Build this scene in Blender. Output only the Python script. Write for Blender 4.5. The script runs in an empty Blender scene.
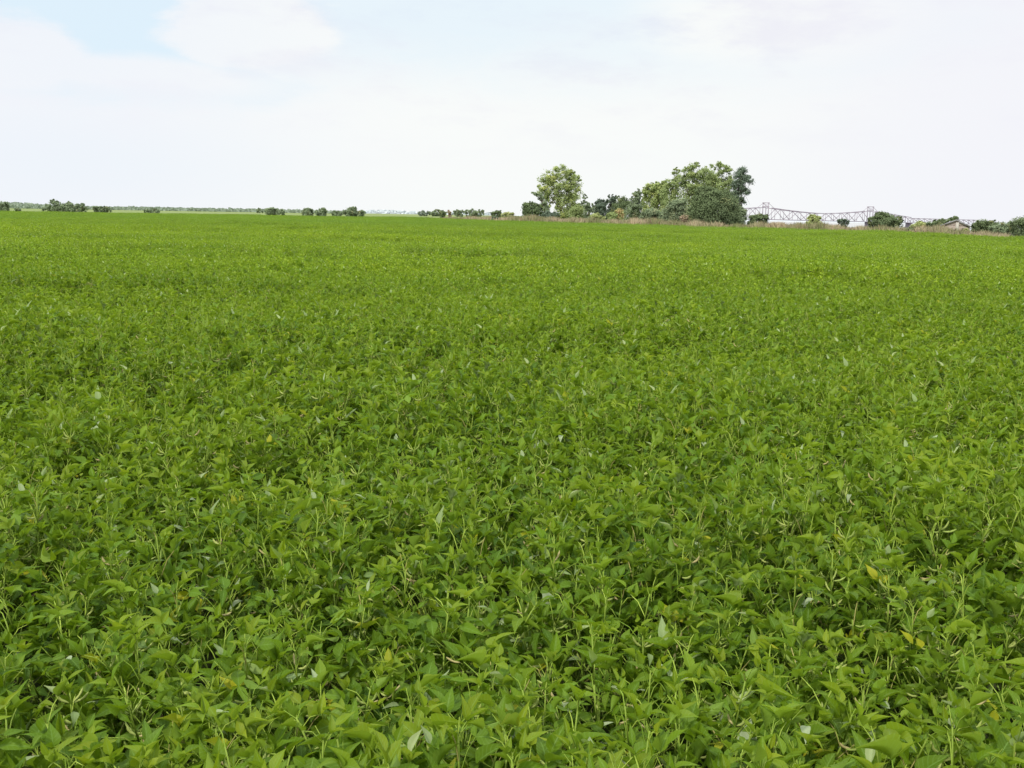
import bpy, math, random
import numpy as np
from mathutils import Matrix, Vector

rng = np.random.default_rng(11)
random.seed(5)
scene = bpy.context.scene
COL = scene.collection
F = 950.0
CAM_H = 1.85
HX0, HSL = 207.0, 0.016          # horizon line of the view

# ------------------------------------------------------------------ camera
pitch = math.atan((384 - (HX0 + HSL * 512)) / F)
R = Matrix.Rotation(math.pi / 2 - pitch, 3, 'X') @ Matrix.Rotation(math.atan(HSL), 3, 'Z')
cam_d = bpy.data.cameras.new('camera')
cam_d.sensor_width = 36.0
cam_d.lens = 36.0 * F / 1024
cam_d.clip_start = 0.05
cam_d.clip_end = 60000
cam = bpy.data.objects.new('camera', cam_d)
COL.objects.link(cam)
cam.matrix_world = Matrix.Translation((0, 0, CAM_H)) @ R.to_4x4()
scene.camera = cam

def at(px, py, Y):
    d = R @ Vector(((px - 512) / F, -(py - 384) / F, -1))
    k = Y / d.y
    return Vector((d.x * k, Y, CAM_H + d.z * k))

def proj(x, y, z):
    v = R.transposed() @ Vector((x, y, z - CAM_H))
    if v.z > -0.05: return None
    return 512 + F * v.x / -v.z, 384 - F * v.y / -v.z, -v.z

# ------------------------------------------------------------------ helpers
def tag(o, label=None, cat=None, group=None, kind=None):
    if label: o['label'] = label
    if cat: o['category'] = cat
    if group: o['group'] = group
    if kind: o['kind'] = kind
    return o

def thing(name, label, cat, loc=(0, 0, 0), group=None):
    o = bpy.data.objects.new(name, None)
    COL.objects.link(o)
    o.location = loc
    o.empty_display_size = 0.2
    return tag(o, label, cat, group)

def build_mesh(name, V, faces_list, mats, attr=None, uv=None, smooth=False, mat_idx=None):
    """faces_list: list of int arrays (n,k)"""
    me = bpy.data.meshes.new(name)
    V = np.asarray(V, dtype=np.float32)
    faces_list = [f for f in faces_list if len(f)]
    loops = np.concatenate([f.ravel() for f in faces_list]).astype(np.int32)
    sizes = np.concatenate([np.full(len(f), f.shape[1], dtype=np.int32) for f in faces_list])
    starts = np.concatenate([[0], np.cumsum(sizes)[:-1]]).astype(np.int32)
    me.vertices.add(len(V)); me.vertices.foreach_set('co', V.ravel())
    me.loops.add(len(loops)); me.loops.foreach_set('vertex_index', loops)
    me.polygons.add(len(sizes)); me.polygons.foreach_set('loop_start', starts)
    me.polygons.foreach_set('loop_total', sizes)
    if mat_idx is not None:
        me.polygons.foreach_set('material_index', np.asarray(mat_idx, dtype=np.int32))
    if smooth:
        me.polygons.foreach_set('use_smooth', np.ones(len(sizes), dtype=bool))
    me.update(calc_edges=True)
    if attr is not None:
        a = me.attributes.new('tint', 'FLOAT_COLOR', 'POINT')
        a.data.foreach_set('color', np.asarray(attr, dtype=np.float32).ravel())
    if uv is not None:
        u = me.uv_layers.new(name='UVMap')
        u.data.foreach_set('uv', np.asarray(uv, dtype=np.float32)[loops].ravel())
    for m in (mats if isinstance(mats, (list, tuple)) else [mats]):
        me.materials.append(m)
    return me

def link(name, me, parent=None, loc=None):
    o = bpy.data.objects.new(name, me)
    COL.objects.link(o)
    if parent is not None: o.parent = parent
    if loc is not None: o.location = loc
    return o

def nrm(a):
    return a / np.maximum(np.linalg.norm(a, axis=-1, keepdims=True), 1e-9)

def tubes(P, Q, r0, r1, k=4, mid=None):
    """tapered prisms from P to Q (n,3); returns V, F"""
    P = np.asarray(P, float).reshape(-1, 3); Q = np.asarray(Q, float).reshape(-1, 3)
    n = len(P)
    r0 = np.broadcast_to(np.asarray(r0, float), (n,)); r1 = np.broadcast_to(np.asarray(r1, float), (n,))
    d = nrm(Q - P)
    h = np.where(np.abs(d[:, 2:3]) > .9, np.array([[1., 0, 0]]), np.array([[0, 0, 1.]]))
    u = nrm(np.cross(d, h)); w = np.cross(d, u)
    stations = [(P, r0), (Q, r1)] if mid is None else [(P, r0), (mid, (r0 + r1) / 2), (Q, r1)]
    V = []
    for c, r in stations:
        for j in range(k):
            a = 2 * math.pi * (j + .5) / k
            V.append(c + (u * math.cos(a) + w * math.sin(a)) * r[:, None])
    m = len(stations)
    V = np.stack(V, axis=1)                      # n, m*k, 3
    base = (np.arange(n) * m * k)[:, None, None]
    f = []
    for s in range(m - 1):
        for j in range(k):
            f.append([s * k + j, s * k + (j + 1) % k, (s + 1) * k + (j + 1) % k, (s + 1) * k + j])
    f = np.array(f)[None] + base
    Fq = f.reshape(-1, 4)
    caps = np.array([[*range(k)][::-1], [(m - 1) * k + j for j in range(k)]])[None] + base
    return V.reshape(-1, 3), Fq, caps.reshape(-1, k)

class Acc:
    """collects vertex / face arrays into one mesh"""
    def __init__(s): s.V = []; s.F = []; s.A = []; s.U = []; s.M = []; s.n = 0
    def add(s, V, faces, tint=(.5, 0, 0, 1), uv=None, m=0):
        s.V.append(V)
        for f in faces:
            if len(f): s.F.append(f + s.n); s.M.append(np.full(len(f), m))
        t = np.asarray(tint, float)
        if t.ndim == 1: t = np.tile(t, (len(V), 1))
        s.A.append(t)
        s.U.append(uv if uv is not None else np.zeros((len(V), 2)))
        s.n += len(V)
    def mesh(s, name, mats, smooth=False):
        F = s.F; M = s.M
        return build_mesh(name, np.concatenate(s.V), F, mats, np.concatenate(s.A), np.concatenate(s.U),
                          smooth, np.concatenate(M))

def box(c, s, rz=0.0):
    c = np.array(c, float); s = np.array(s, float) / 2
    v = np.array([[x, y, z] for x in (-1, 1) for y in (-1, 1) for z in (-1, 1)], float) * s
    ca, sa = math.cos(rz), math.sin(rz)
    v = np.stack([v[:, 0] * ca - v[:, 1] * sa, v[:, 0] * sa + v[:, 1] * ca, v[:, 2]], 1) + c
    f = np.array([[0, 1, 3, 2], [4, 6, 7, 5], [0, 4, 5, 1], [2, 3, 7, 6], [0, 2, 6, 4], [1, 5, 7, 3]])
    return v, f

# ------------------------------------------------------------------ materials
class NT:
    def __init__(s, name):
        s.m = bpy.data.materials.new(name); s.m.use_nodes = True
        s.t = s.m.node_tree; s.t.nodes.clear()
    def n(s, typ, **kw):
        nd = s.t.nodes.new(typ)
        for k, v in kw.items():
            if k == 'inp':
                for kk, vv in v.items():
                    if isinstance(vv, bpy.types.NodeSocket): s.t.links.new(vv, nd.inputs[kk])
                    else: nd.inputs[kk].default_value = vv
            else: setattr(nd, k, v)
        return nd
    def mix(s, a, b, f, blend='MIX'):
        nd = s.n('ShaderNodeMix', data_type='RGBA', blend_type=blend)
        for i, v in ((0, f), (6, a), (7, b)):
            if isinstance(v, bpy.types.NodeSocket): s.t.links.new(v, nd.inputs[i])
            elif i == 0: nd.inputs[0].default_value = v
            else: nd.inputs[i].default_value = (*v, 1) if len(v) == 3 else v
        return nd.outputs[2]
    def math(s, op, a, b=0.0, c=None, clamp=False):
        nd = s.n('ShaderNodeMath', operation=op, use_clamp=clamp)
        for i, v in enumerate((a, b) if c is None else (a, b, c)):
            if isinstance(v, bpy.types.NodeSocket): s.t.links.new(v, nd.inputs[i])
            else: nd.inputs[i].default_value = v
        return nd.outputs[0]
    def noise(s, vec, scale, detail=3, rough=.5):
        nd = s.n('ShaderNodeTexNoise', inp={'Scale': scale, 'Detail': detail, 'Roughness': rough})
        if vec is not None: s.t.links.new(vec, nd.inputs['Vector'])
        return nd.outputs['Fac']
    def ramp(s, f, a, b):
        nd = s.n('ShaderNodeMapRange', interpolation_type='SMOOTHSTEP', inp={0: f, 1: a, 2: b})
        return nd.outputs[0]
    def out(s, sh):
        o = s.n('ShaderNodeOutputMaterial'); s.t.links.new(sh, o.inputs[0]); return s.m

def leaf_material(name, dark, mid, yellow, under, transl, veins=False, hue_noise=True, rough=.45, tmix=.28):
    N = NT(name)
    at_ = N.n('ShaderNodeAttribute', attribute_name='tint')
    sep = N.n('ShaderNodeSeparateColor'); N.t.links.new(at_.outputs['Color'], sep.inputs[0])
    geo = N.n('ShaderNodeNewGeometry')
    oi = N.n('ShaderNodeObjectInfo')
    pos = geo.outputs['Position']
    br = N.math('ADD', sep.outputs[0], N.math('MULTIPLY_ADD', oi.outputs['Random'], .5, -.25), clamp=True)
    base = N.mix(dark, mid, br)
    if hue_noise:
        n1 = N.ramp(N.noise(pos, .55, 3), .35, .68)
        base = N.mix(base, tuple(c * k for c, k in zip(mid, (1.25, 1.08, .75))), N.math('MULTIPLY', n1, .38))
        mp = N.n('ShaderNodeMapping', inp={'Scale': (.16, 1.0, 1.0)}); N.t.links.new(pos, mp.inputs[0])
        n2 = N.ramp(N.noise(mp.outputs[0], .16, 5, .65), .38, .62)
        # brighter, hazier light of the far field painted into leaf colour by distance
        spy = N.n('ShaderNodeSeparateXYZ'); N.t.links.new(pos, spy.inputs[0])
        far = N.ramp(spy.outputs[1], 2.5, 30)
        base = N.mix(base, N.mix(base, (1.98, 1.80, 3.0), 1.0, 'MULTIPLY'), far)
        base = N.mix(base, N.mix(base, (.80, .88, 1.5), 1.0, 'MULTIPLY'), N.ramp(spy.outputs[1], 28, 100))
        # single yellower plants
        yp = N.math('MULTIPLY', N.ramp(N.noise(pos, 1.3, 2), .58, .72), .45)
        base = N.mix(base, (1.5, 1.22, .6), yp, 'MULTIPLY')
        base = N.mix(base, (.62, .70, .78), N.math('MULTIPLY', N.math('SUBTRACT', 1.0, n2), .8), 'MULTIPLY')
        mp3 = N.n('ShaderNodeMapping', inp={'Scale': (.3, 1.0, 1.0), 'Location': (31, 7, 0)}); N.t.links.new(pos, mp3.inputs[0])
        n3 = N.ramp(N.noise(mp3.outputs[0], .06, 4, .6), .46, .62)
        base = N.mix(base, (1.35, 1.2, .9), N.math('MULTIPLY', n3, .8), 'MULTIPLY')
    base = N.mix(base, yellow, sep.outputs[1])
    if veins:
        uv = N.n('ShaderNodeUVMap'); sx = N.n('ShaderNodeSeparateXYZ'); N.t.links.new(uv.outputs[0], sx.inputs[0])
        au = N.math('ABSOLUTE', sx.outputs[0])
        midrib = N.math('SUBTRACT', 1.0, N.ramp(au, .02, .09))
        w = N.math('FRACT', N.math('MULTIPLY', N.math('SUBTRACT', sx.outputs[1], N.math('MULTIPLY', au, .22)), 7.0))
        side = N.math('SUBTRACT', 1.0, N.ramp(N.math('ABSOLUTE', N.math('SUBTRACT', w, .5)), .03, .16))
        v = N.math('MAXIMUM', N.math('MULTIPLY', midrib, .65), N.math('MULTIPLY', side, .28))
        mott = N.noise(pos, 90, 2)
        base = N.mix(base, (.20, .33, .07), v)
        base = N.mix(base, (.75, .8, .7), N.math('MULTIPLY', N.ramp(mott, .4, .75), .35), 'MULTIPLY')
    bf = geo.outputs['Backfacing']
    base = N.mix(base, under, N.math('MULTIPLY', bf, .5))
    # pale leaf undersides, and whitish highlights painted in as leaf colour
    base = N.mix(base, (.60, .66, .45), sep.outputs[2])
    pr = N.n('ShaderNodeBsdfPrincipled', inp={'Base Color': base, 'Roughness': rough, 'Specular IOR Level': .15})
    tr = N.n('ShaderNodeBsdfTranslucent', inp={'Color': N.mix(base, transl, .55)})
    mx = N.n('ShaderNodeMixShader', inp={0: tmix, 1: pr.outputs[0], 2: tr.outputs[0]})
    return N.out(mx.outputs[0])

def tint_material(name, a, b, c=None, rough=.8, nscale=2.0, spec=.2):
    """colour runs a->b by the tint attribute, with noise"""
    N = NT(name)
    at_ = N.n('ShaderNodeAttribute', attribute_name='tint')
    sep = N.n('ShaderNodeSeparateColor'); N.t.links.new(at_.outputs['Color'], sep.inputs[0])
    geo = N.n('ShaderNodeNewGeometry')
    base = N.mix(a, b, sep.outputs[0])
    if c is not None: base = N.mix(base, c, sep.outputs[1])
    nz = N.noise(geo.outputs['Position'], nscale, 4)
    base = N.mix(base, (.7, .7, .7), N.math('MULTIPLY', N.ramp(nz, .35, .7), .45), 'MULTIPLY')
    pr = N.n('ShaderNodeBsdfPrincipled', inp={'Base Color': base, 'Roughness': rough, 'Specular IOR Level': spec})
    return N.out(pr.outputs[0])

def foliage_material(name, dark, light, accent=(.3, .2, .1), tm=.22):
    N = NT(name)
    at_ = N.n('ShaderNodeAttribute', attribute_name='tint')
    sep = N.n('ShaderNodeSeparateColor'); N.t.links.new(at_.outputs['Color'], sep.inputs[0])
    base = N.mix(dark, light, sep.outputs[0])
    base = N.mix(base, accent, sep.outputs[1])
    df = N.n('ShaderNodeBsdfDiffuse', inp={'Color': base})
    tr = N.n('ShaderNodeBsdfTranslucent', inp={'Color': base})
    mx = N.n('ShaderNodeMixShader', inp={0: tm, 1: df.outputs[0], 2: tr.outputs[0]})
    return N.out(mx.outputs[0])

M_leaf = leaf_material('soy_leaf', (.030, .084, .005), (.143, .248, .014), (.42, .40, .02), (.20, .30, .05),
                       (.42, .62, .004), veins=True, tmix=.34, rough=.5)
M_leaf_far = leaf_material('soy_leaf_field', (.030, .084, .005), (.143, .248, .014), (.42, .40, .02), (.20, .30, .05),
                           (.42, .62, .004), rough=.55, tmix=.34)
M_stem = tint_material('soy_stem', (.13, .23, .015), (.36, .46, .07), (.40, .33, .12), rough=.6, nscale=40)
M_pod = tint_material('soy_pod', (.17, .26, .04), (.34, .40, .10), (.42, .36, .16), rough=.7, nscale=60)

# ------------------------------------------------------------------ soybean leaf batches
def leaflets(B, D, Nn, L, W, fold, droop, tint, st=5, cross=3):
    """B base (n,3), D direction, Nn approximate normal, L length, W half width."""
    n = len(B)
    D = nrm(D); S = nrm(np.cross(D, Nn)); Nn = np.cross(S, D)
    t = np.linspace(0, 1, st)
    prof = np.interp(t, [0, .06, .2, .36, .55, .75, .9, 1], [.0, .40, .88, 1.0, .80, .42, .15, 0.0])
    prof[0] = .06; prof[-1] = .02
    us = np.linspace(-1, 1, cross)
    V = np.zeros((n, st, cross, 3)); UV = np.zeros((n, st, cross, 2))
    wav = rng.uniform(0, 6.28, (n, 1))
    for i, ti in enumerate(t):
        c = B + D * (L * ti * (1 - .12 * droop * ti))[:, None] - Nn * (L * droop * ti * ti * .55)[:, None]
        for j, u in enumerate(us):
            w = W * prof[i] * u
            up = np.abs(w) * np.tan(fold) + .09 * W * np.sin(wav[:, 0] + ti * 9 + u * 2) * abs(u)
            V[:, i, j] = c + S * (w * np.cos(fold * .7))[:, None] + Nn * up[:, None]
            UV[:, i, j, 0] = u; UV[:, i, j, 1] = ti
    idx = np.arange(st * cross).reshape(st, cross)
    q = np.array([[idx[i, j], idx[i, j + 1], idx[i + 1, j + 1], idx[i + 1, j]] for i in range(st - 1) for j in range(cross - 1)])
    Fq = (q[None] + (np.arange(n) * st * cross)[:, None, None]).reshape(-1, 4)
    T = np.repeat(tint, st * cross, axis=0)
    return V.reshape(-1, 3), Fq, T, UV.reshape(-1, 2)

def soy_plant(r, H=.76, dense=1.0, tall=False):
    """returns leaf arrays, petiole arrays, stem, pods description (origin at ground)"""
    pet_P, pet_Q, pet_M, pet_r = [], [], [], []
    stem_P, stem_Q, stem_r0, stem_r1 = [], [], [], []
    LB, LD, LN, LL, LW, LF, LR, LT = [], [], [], [], [], [], [], []
    pod_P, pod_Q, pod_t = [], [], []
    lean = np.array([r.normal(0, .07), r.normal(0, .07), 1.0])
    axes = [(np.zeros(3), lean, H, 15, 0.24)]
    for b in range(r.integers(3, 5)):
        a = r.uniform(0, 6.28); z = r.uniform(.10, .3) * H
        d = np.array([math.cos(a) * r.uniform(.3, .55), math.sin(a) * r.uniform(.3, .55), 1.0])
        axes.append((lean * z, d, H * r.uniform(.72, 1.0) - z, 10, .1))
    for (o, d, h, nn, z0) in axes:
        d = d / d[2]
        k = 6
        zz = np.linspace(0, h, k)
        bend = r.normal(0, .03, 2)
        def P(z):
            q = z / h
            return o + d * z * np.array([1 - .35 * q, 1 - .35 * q, 1]) + np.array([bend[0] * math.sin(q * 3), bend[1] * math.sin(q * 3), 0])
        pts = [P(z) for z in zz]
        for i in range(k - 1):
            stem_P.append(pts[i]); stem_Q.append(pts[i + 1])
            stem_r0.append(.0042 * (1 - .6 * i / k)); stem_r1.append(.0042 * (1 - .6 * (i + 1) / k))
        az = r.uniform(0, 6.28)
        for i in range(int(nn * dense)):
            q = z0 + (1 - z0) * (i + r.uniform(-.3, .3) + .5) / (nn * dense)
            q = min(q, .985)
            p = P(h * q)
            az += math.pi + r.normal(0, .55)
            age = q                                    # 1 = young at the top
            pl = (.17 - .11 * max(0, age - .45) / .55) * r.uniform(.7, 1.2)
            el = r.uniform(.25, .8) + .55 * age
            pd = np.array([math.cos(az) * math.cos(el), math.sin(az) * math.cos(el), math.sin(el)])
            e = p + pd * pl
            e[2] = min(e[2], H * r.uniform(1.0, 1.12))
            m = (p + e) / 2 + np.array([0, 0, .015])
            pet_P.append(p); pet_Q.append(e); pet_M.append(m); pet_r.append(.0015)
            size = (.063 - .020 * max(0, age - .75) / .25) * (r.uniform(.7, 1.2) if r.random() < .85 else r.uniform(1.2, 1.5))
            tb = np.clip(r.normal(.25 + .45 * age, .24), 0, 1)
            ty = np.clip(r.normal(.0, .05) + (.18 if age > .9 else 0), 0, .4)
            if r.random() < .012: ty = r.uniform(.5, .9)
            upright = r.random() < (.66 + .3 * max(0, age - .8) / .2)
            for kx, da in enumerate((0, 1.5, -1.5)):
                a2 = az + da * r.uniform(.7, 1.15)
                el2 = r.uniform(.5, 1.3) if upright else r.normal(-.1, .38)
                D = np.array([math.cos(a2) * math.cos(el2), math.sin(a2) * math.cos(el2), math.sin(el2)])
                b = e + (nrm(e - p) * .022 if kx == 0 else 0)
                Nn = np.array([0, 0, 1.0]) + r.normal(0, .42, 3)
                if upright: Nn = Nn * .6 - .5 * D + np.array([0, 0, .4])
                if r.random() < .03: Nn = -Nn
                LB.append(b); LD.append(D); LN.append(Nn)
                s = size * r.uniform(.85, 1.15)
                LL.append(s); LW.append(s * r.uniform(.17, .32))
                LF.append(r.uniform(.05, .7) if not upright else r.uniform(.3, 1.15))
                LR.append(np.clip(r.normal(.45, .4), -.2, 1.2))
                pale = r.uniform(.1, .55) if r.random() < .028 else 0
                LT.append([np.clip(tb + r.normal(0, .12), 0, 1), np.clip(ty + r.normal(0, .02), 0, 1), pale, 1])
            # pods at the nodes
            if q < .93 and r.random() < .42:
                for _ in range(r.integers(1, 4)):
                    a3 = r.uniform(0, 6.28)
                    dd = np.array([math.cos(a3) * .55, math.sin(a3) * .55, r.uniform(-.2, .9)])
                    dd = dd / np.linalg.norm(dd)
                    s0 = p + dd * .008
                    pod_P.append(s0); pod_Q.append(s0 + dd * r.uniform(.03, .048)); pod_t.append([r.uniform(0, 1), 1.0 if r.random() < .15 else r.uniform(0, .25), 0, 1])
        # small flower / tip spikes
        tip = P(h * .99)
        for _ in range(3):
            dd = np.array([r.normal(0, .4), r.normal(0, .4), 1.0]); dd /= np.linalg.norm(dd)
            pet_P.append(tip); pet_Q.append(tip + dd * r.uniform(.02, .05)); pet_M.append(tip + dd * .015); pet_r.append(.0012)
    A = lambda x: np.array(x, float)
    return dict(L=(A(LB), A(LD), A(LN), A(LL), A(LW), A(LF), A(LR), A(LT)),
                pet=(A(pet_P), A(pet_Q), A(pet_M), A(pet_r)), stem=(A(stem_P), A(stem_Q), A(stem_r0), A(stem_r1)),
                pod=(A(pod_P), A(pod_Q), A(pod_t)))

def pods_geo(P, Q):
    """each pod: 4-sided spindle with two swells"""
    n = len(P); k = 5
    d = nrm(Q - P); h = np.where(np.abs(d[:, 2:3]) > .9, np.array([[1., 0, 0]]), np.array([[0, 0, 1.]]))
    u = nrm(np.cross(d, h)); w = np.cross(d, u)
    st = [(0, .0012), (.15, .0038), (.35, .0048), (.5, .0038), (.68, .0048), (.86, .0030), (1, .0006)]
    V = []
    for t, r_ in st:
        c = P + (Q - P) * t + w * (.006 * math.sin(t * 3.1))
        for j in range(k):
            a = 6.283 * j / k
            V.append(c + (u * math.cos(a) * .7 + w * math.sin(a)) * r_)
    V = np.stack(V, 1); m = len(st)
    q = np.array([[s * k + j, s * k + (j + 1) % k, (s + 1) * k + (j + 1) % k, (s + 1) * k + j] for s in range(m - 1) for j in range(k)])
    return V.reshape(-1, 3), (q[None] + (np.arange(n) * m * k)[:, None, None]).reshape(-1, 4), m * k

def leaf_acc(acc, L, st, cross, m=0, off=np.zeros(3), rot=0.0, zs=1.0, grow=1.0):
    B, D, Nn, LL, LW, LF, LR, LT = L
    ca, sa = math.cos(rot), math.sin(rot)
    Rm = np.array([[ca, sa, 0], [-sa, ca, 0], [0, 0, 1]])
    B = (B @ Rm) * np.array([1, 1, zs]) + off
    V, Fq, T, UV = leaflets(B, D @ Rm, Nn @ Rm, LL * grow, LW * grow, LF, LR, LT, st, cross)
    acc.add(V, [Fq], T, UV, m)

def stem_acc(acc, pl, m=0, pets=True, k=4, off=np.zeros(3)):
    P, Q, r0, r1 = pl['stem']
    V, f, c = tubes(P + off, Q + off, r0, r1, k)
    acc.add(V, [f, c], (.25, .1, 0, 1), None, m)
    if pets:
        P, Q, M, r_ = pl['pet']
        V, f, c = tubes(P + off, Q + off, r_ * 1.2, r_, 3, mid=M + off)
        tt = np.clip(rng.normal(.6, .25, len(P)), 0, 1)
        T = np.zeros((len(P), 4)); T[:, 0] = tt; T[:, 1] = (rng.random(len(P)) < .06) * .8; T[:, 3] = 1
        acc.add(V, [f], np.repeat(T, 9, axis=0), None, m)

# near plants ---------------------------------------------------------------
NVAR = 14
near_meshes, mid_meshes, plants = [], [], []
for i in range(NVAR):
    r = np.random.default_rng(100 + i)
    pl = soy_plant(r, H=.74 * r.uniform(.93, 1.08))
    plants.append(pl)
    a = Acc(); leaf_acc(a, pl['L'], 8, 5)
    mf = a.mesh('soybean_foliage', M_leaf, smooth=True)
    a = Acc(); stem_acc(a, pl, k=5)
    V, f, k = pods_geo(*pl['pod'][:2])
    a.add(V, [f], np.repeat(pl['pod'][2], k, axis=0), None, 1)
    ms = a.mesh('soybean_stem', [M_stem, M_pod], smooth=True)
    near_meshes.append((mf, ms))
    # medium detail, one mesh with three materials
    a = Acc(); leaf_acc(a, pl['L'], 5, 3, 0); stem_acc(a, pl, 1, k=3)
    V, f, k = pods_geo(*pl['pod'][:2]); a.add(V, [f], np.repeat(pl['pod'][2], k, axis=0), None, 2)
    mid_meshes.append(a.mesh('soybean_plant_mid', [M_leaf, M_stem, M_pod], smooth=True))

# patches -------------------------------------------------------------------
def patch(size, npl, st, cross, zmin, grow, keep, stems, seed, mat):
    r = np.random.default_rng(seed); a = Acc()
    for k in range(npl):
        pl = plants[r.integers(NVAR)]
        L = pl['L']; z = L[0][:, 2]
        sel = (z > zmin) & (r.random(len(z)) < keep)
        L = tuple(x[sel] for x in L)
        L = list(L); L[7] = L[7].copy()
        L[7][:, 2] = np.where(r.random(len(L[0])) < .035, r.uniform(.2, .75, len(L[0])), L[7][:, 2]); L = tuple(L)  # more pale leaves: whitish highlights painted into the distant crop
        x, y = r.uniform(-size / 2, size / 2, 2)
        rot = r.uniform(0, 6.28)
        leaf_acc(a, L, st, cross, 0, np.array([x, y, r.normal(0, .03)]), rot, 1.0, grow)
        if stems:
            P, Q, M, rr = pl['pet']; s2 = (P[:, 2] > .45)
            ca, sa = math.cos(rot), math.sin(rot); Rm = np.array([[ca, sa, 0], [-sa, ca, 0], [0, 0, 1]])
            V, f, c = tubes(P[s2] @ Rm + [x, y, 0], Q[s2] @ Rm + [x, y, 0], rr[s2] * 1.6, rr[s2] * 1.6, 3)
            a.add(V, [f], (.8, .1, 0, 1), None, 1)
    return a.mesh('soybean_patch', [mat, M_stem], smooth=True)

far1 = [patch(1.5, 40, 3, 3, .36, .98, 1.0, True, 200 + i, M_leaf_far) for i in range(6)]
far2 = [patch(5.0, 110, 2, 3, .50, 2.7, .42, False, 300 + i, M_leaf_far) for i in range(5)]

# field limits ---------------------------------------------------------------
EX = [-2000, 0, 250, 350, 400, 450, 500, 550, 600, 650, 700, 750, 800, 850, 900, 950, 1024, 1300, 3000]
EZ = [260, 260, 290, 265, 320, 235, 196, 178, 163, 152, 134, 130, 119, 111, 91, 79, 64, 45, 30]
def edgeY(x, y):
    px = 512 + F * x / max(y, 1.0)
    return np.interp(px, EX, EZ)
wr = np.random.default_rng(77)
WAVES = [(wr.uniform(0, 6.28), wr.uniform(0, 6.28), 2 * math.pi / lam, amp) for lam, amp in
         ((1.1, .012), (1.7, .018), (2.6, .024), (4.1, .032), (6.5, .038), (9, .04), (15, .04), (26, .03)) for _ in range(2)]
def canopy(x, y):
    s = 0
    for a, p, k, amp in WAVES:
        s += amp * math.sin(k * (x * math.cos(a) * .45 + y * math.sin(a)) + p)
    return s

# near + mid points on a jittered grid
pts = []
g = .215
for iy in range(int(-3 / g), int(24 / g)):
    for ix in range(int(-24 / g), int(24 / g)):
        x = (ix + random.uniform(.05, .95)) * g; y = (iy + random.uniform(.05, .95)) * g
        if abs(x) > .72 * max(y, 0) + 2.2 or math.hypot(x, y) < .42: continue
        pts.append((x, y))
near = []
for (x, y) in pts:
    q = proj(x, y, .62)
    if q and -130 < q[0] < 1154 and q[1] < 960 and y > 0.9:
        near.append((q[2], x, y))
near.sort(); near = near[:300]
near_set = {(x, y) for _, x, y in near}
GROUP = 'soybean plants nearest the viewer'
for k, (_, x, y) in enumerate(near):
    v = random.randrange(NVAR); s = random.uniform(.9, 1.1)
    zs = (.74 + canopy(x, y)) / .74 * random.uniform(.94, 1.06)
    t = thing('soybean_plant', 'leafy green soybean plant in the nearest part of the field, bottom of the photo', 'plant', (x, y, 0), GROUP)
    t.rotation_euler = (0, 0, random.uniform(0, 6.28)); t.scale = (s, s, zs)
    mf, ms = near_meshes[v]
    link('foliage', mf, t); link('stem', ms, t)

# the rest of the crop: one object, geometry nodes
P_, VAR_, ROT_, SCL_ = [], [], [], []
def addp(x, y, z, var, rot, s):
    P_.append((x, y, z)); VAR_.append(var); ROT_.append(rot); SCL_.append(s)
for (x, y) in pts:
    if (x, y) in near_set: continue
    s = random.uniform(.9, 1.1)
    addp(x, y, canopy(x, y) + random.uniform(-.04, .03), random.randrange(NVAR), random.uniform(0, 6.28), s)
g = 1.5
for iy in range(int(24 / g), int(93 / g)):
    for ix in range(-50, 51):
        x = (ix + .5) * g; y = (iy + .5) * g
        if abs(x) > .66 * y + 3 or y > edgeY(x, y): continue
        addp(x, y, canopy(x, y), NVAR + random.randrange(6), random.randrange(4) * math.pi / 2, 1.0)
g = 5.0
for iy in range(0, 90):
    for ix in range(-70, 71):
        x = (ix + .5) * g; y = 93 + (iy + .5) * g
        if abs(x) > .62 * y + 5 or y > edgeY(x, y): continue
        addp(x, y, canopy(x, y) * .8 - .02, NVAR + 6 + random.randrange(5), random.randrange(4) * math.pi / 2, 1.0)

me = bpy.data.meshes.new('soybean_crop')
me.vertices.add(len(P_)); me.vertices.foreach_set('co', np.array(P_, dtype=np.float32).ravel())
for nm, typ, dat, key in (('var', 'INT', VAR_, 'value'), ('rot', 'FLOAT', ROT_, 'value'), ('scl', 'FLOAT', SCL_, 'value')):
    a = me.attributes.new(nm, typ, 'POINT'); a.data.foreach_set(key, dat)
me.update()
crop = link('soybean_crop', me)
tag(crop, 'dense green soybean crop covering the whole field beyond the nearest plants', 'crop', None, 'stuff')
ng = bpy.data.node_groups.new('crop_scatter', 'GeometryNodeTree')
ng.interface.new_socket('Geometry', in_out='INPUT', socket_type='NodeSocketGeometry')
ng.interface.new_socket('Geometry', in_out='OUTPUT', socket_type='NodeSocketGeometry')
gi = ng.nodes.new('NodeGroupInput'); go = ng.nodes.new('NodeGroupOutput')
jn = ng.nodes.new('GeometryNodeJoinGeometry')
def named(nm, typ):
    n_ = ng.nodes.new('GeometryNodeInputNamedAttribute'); n_.data_type = typ; n_.inputs[0].default_value = nm
    return n_.outputs[0]
va, ra, sa_ = named('var', 'INT'), named('rot', 'FLOAT'), named('scl', 'FLOAT')
cx = ng.nodes.new('ShaderNodeCombineXYZ'); ng.links.new(ra, cx.inputs[2])
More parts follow.
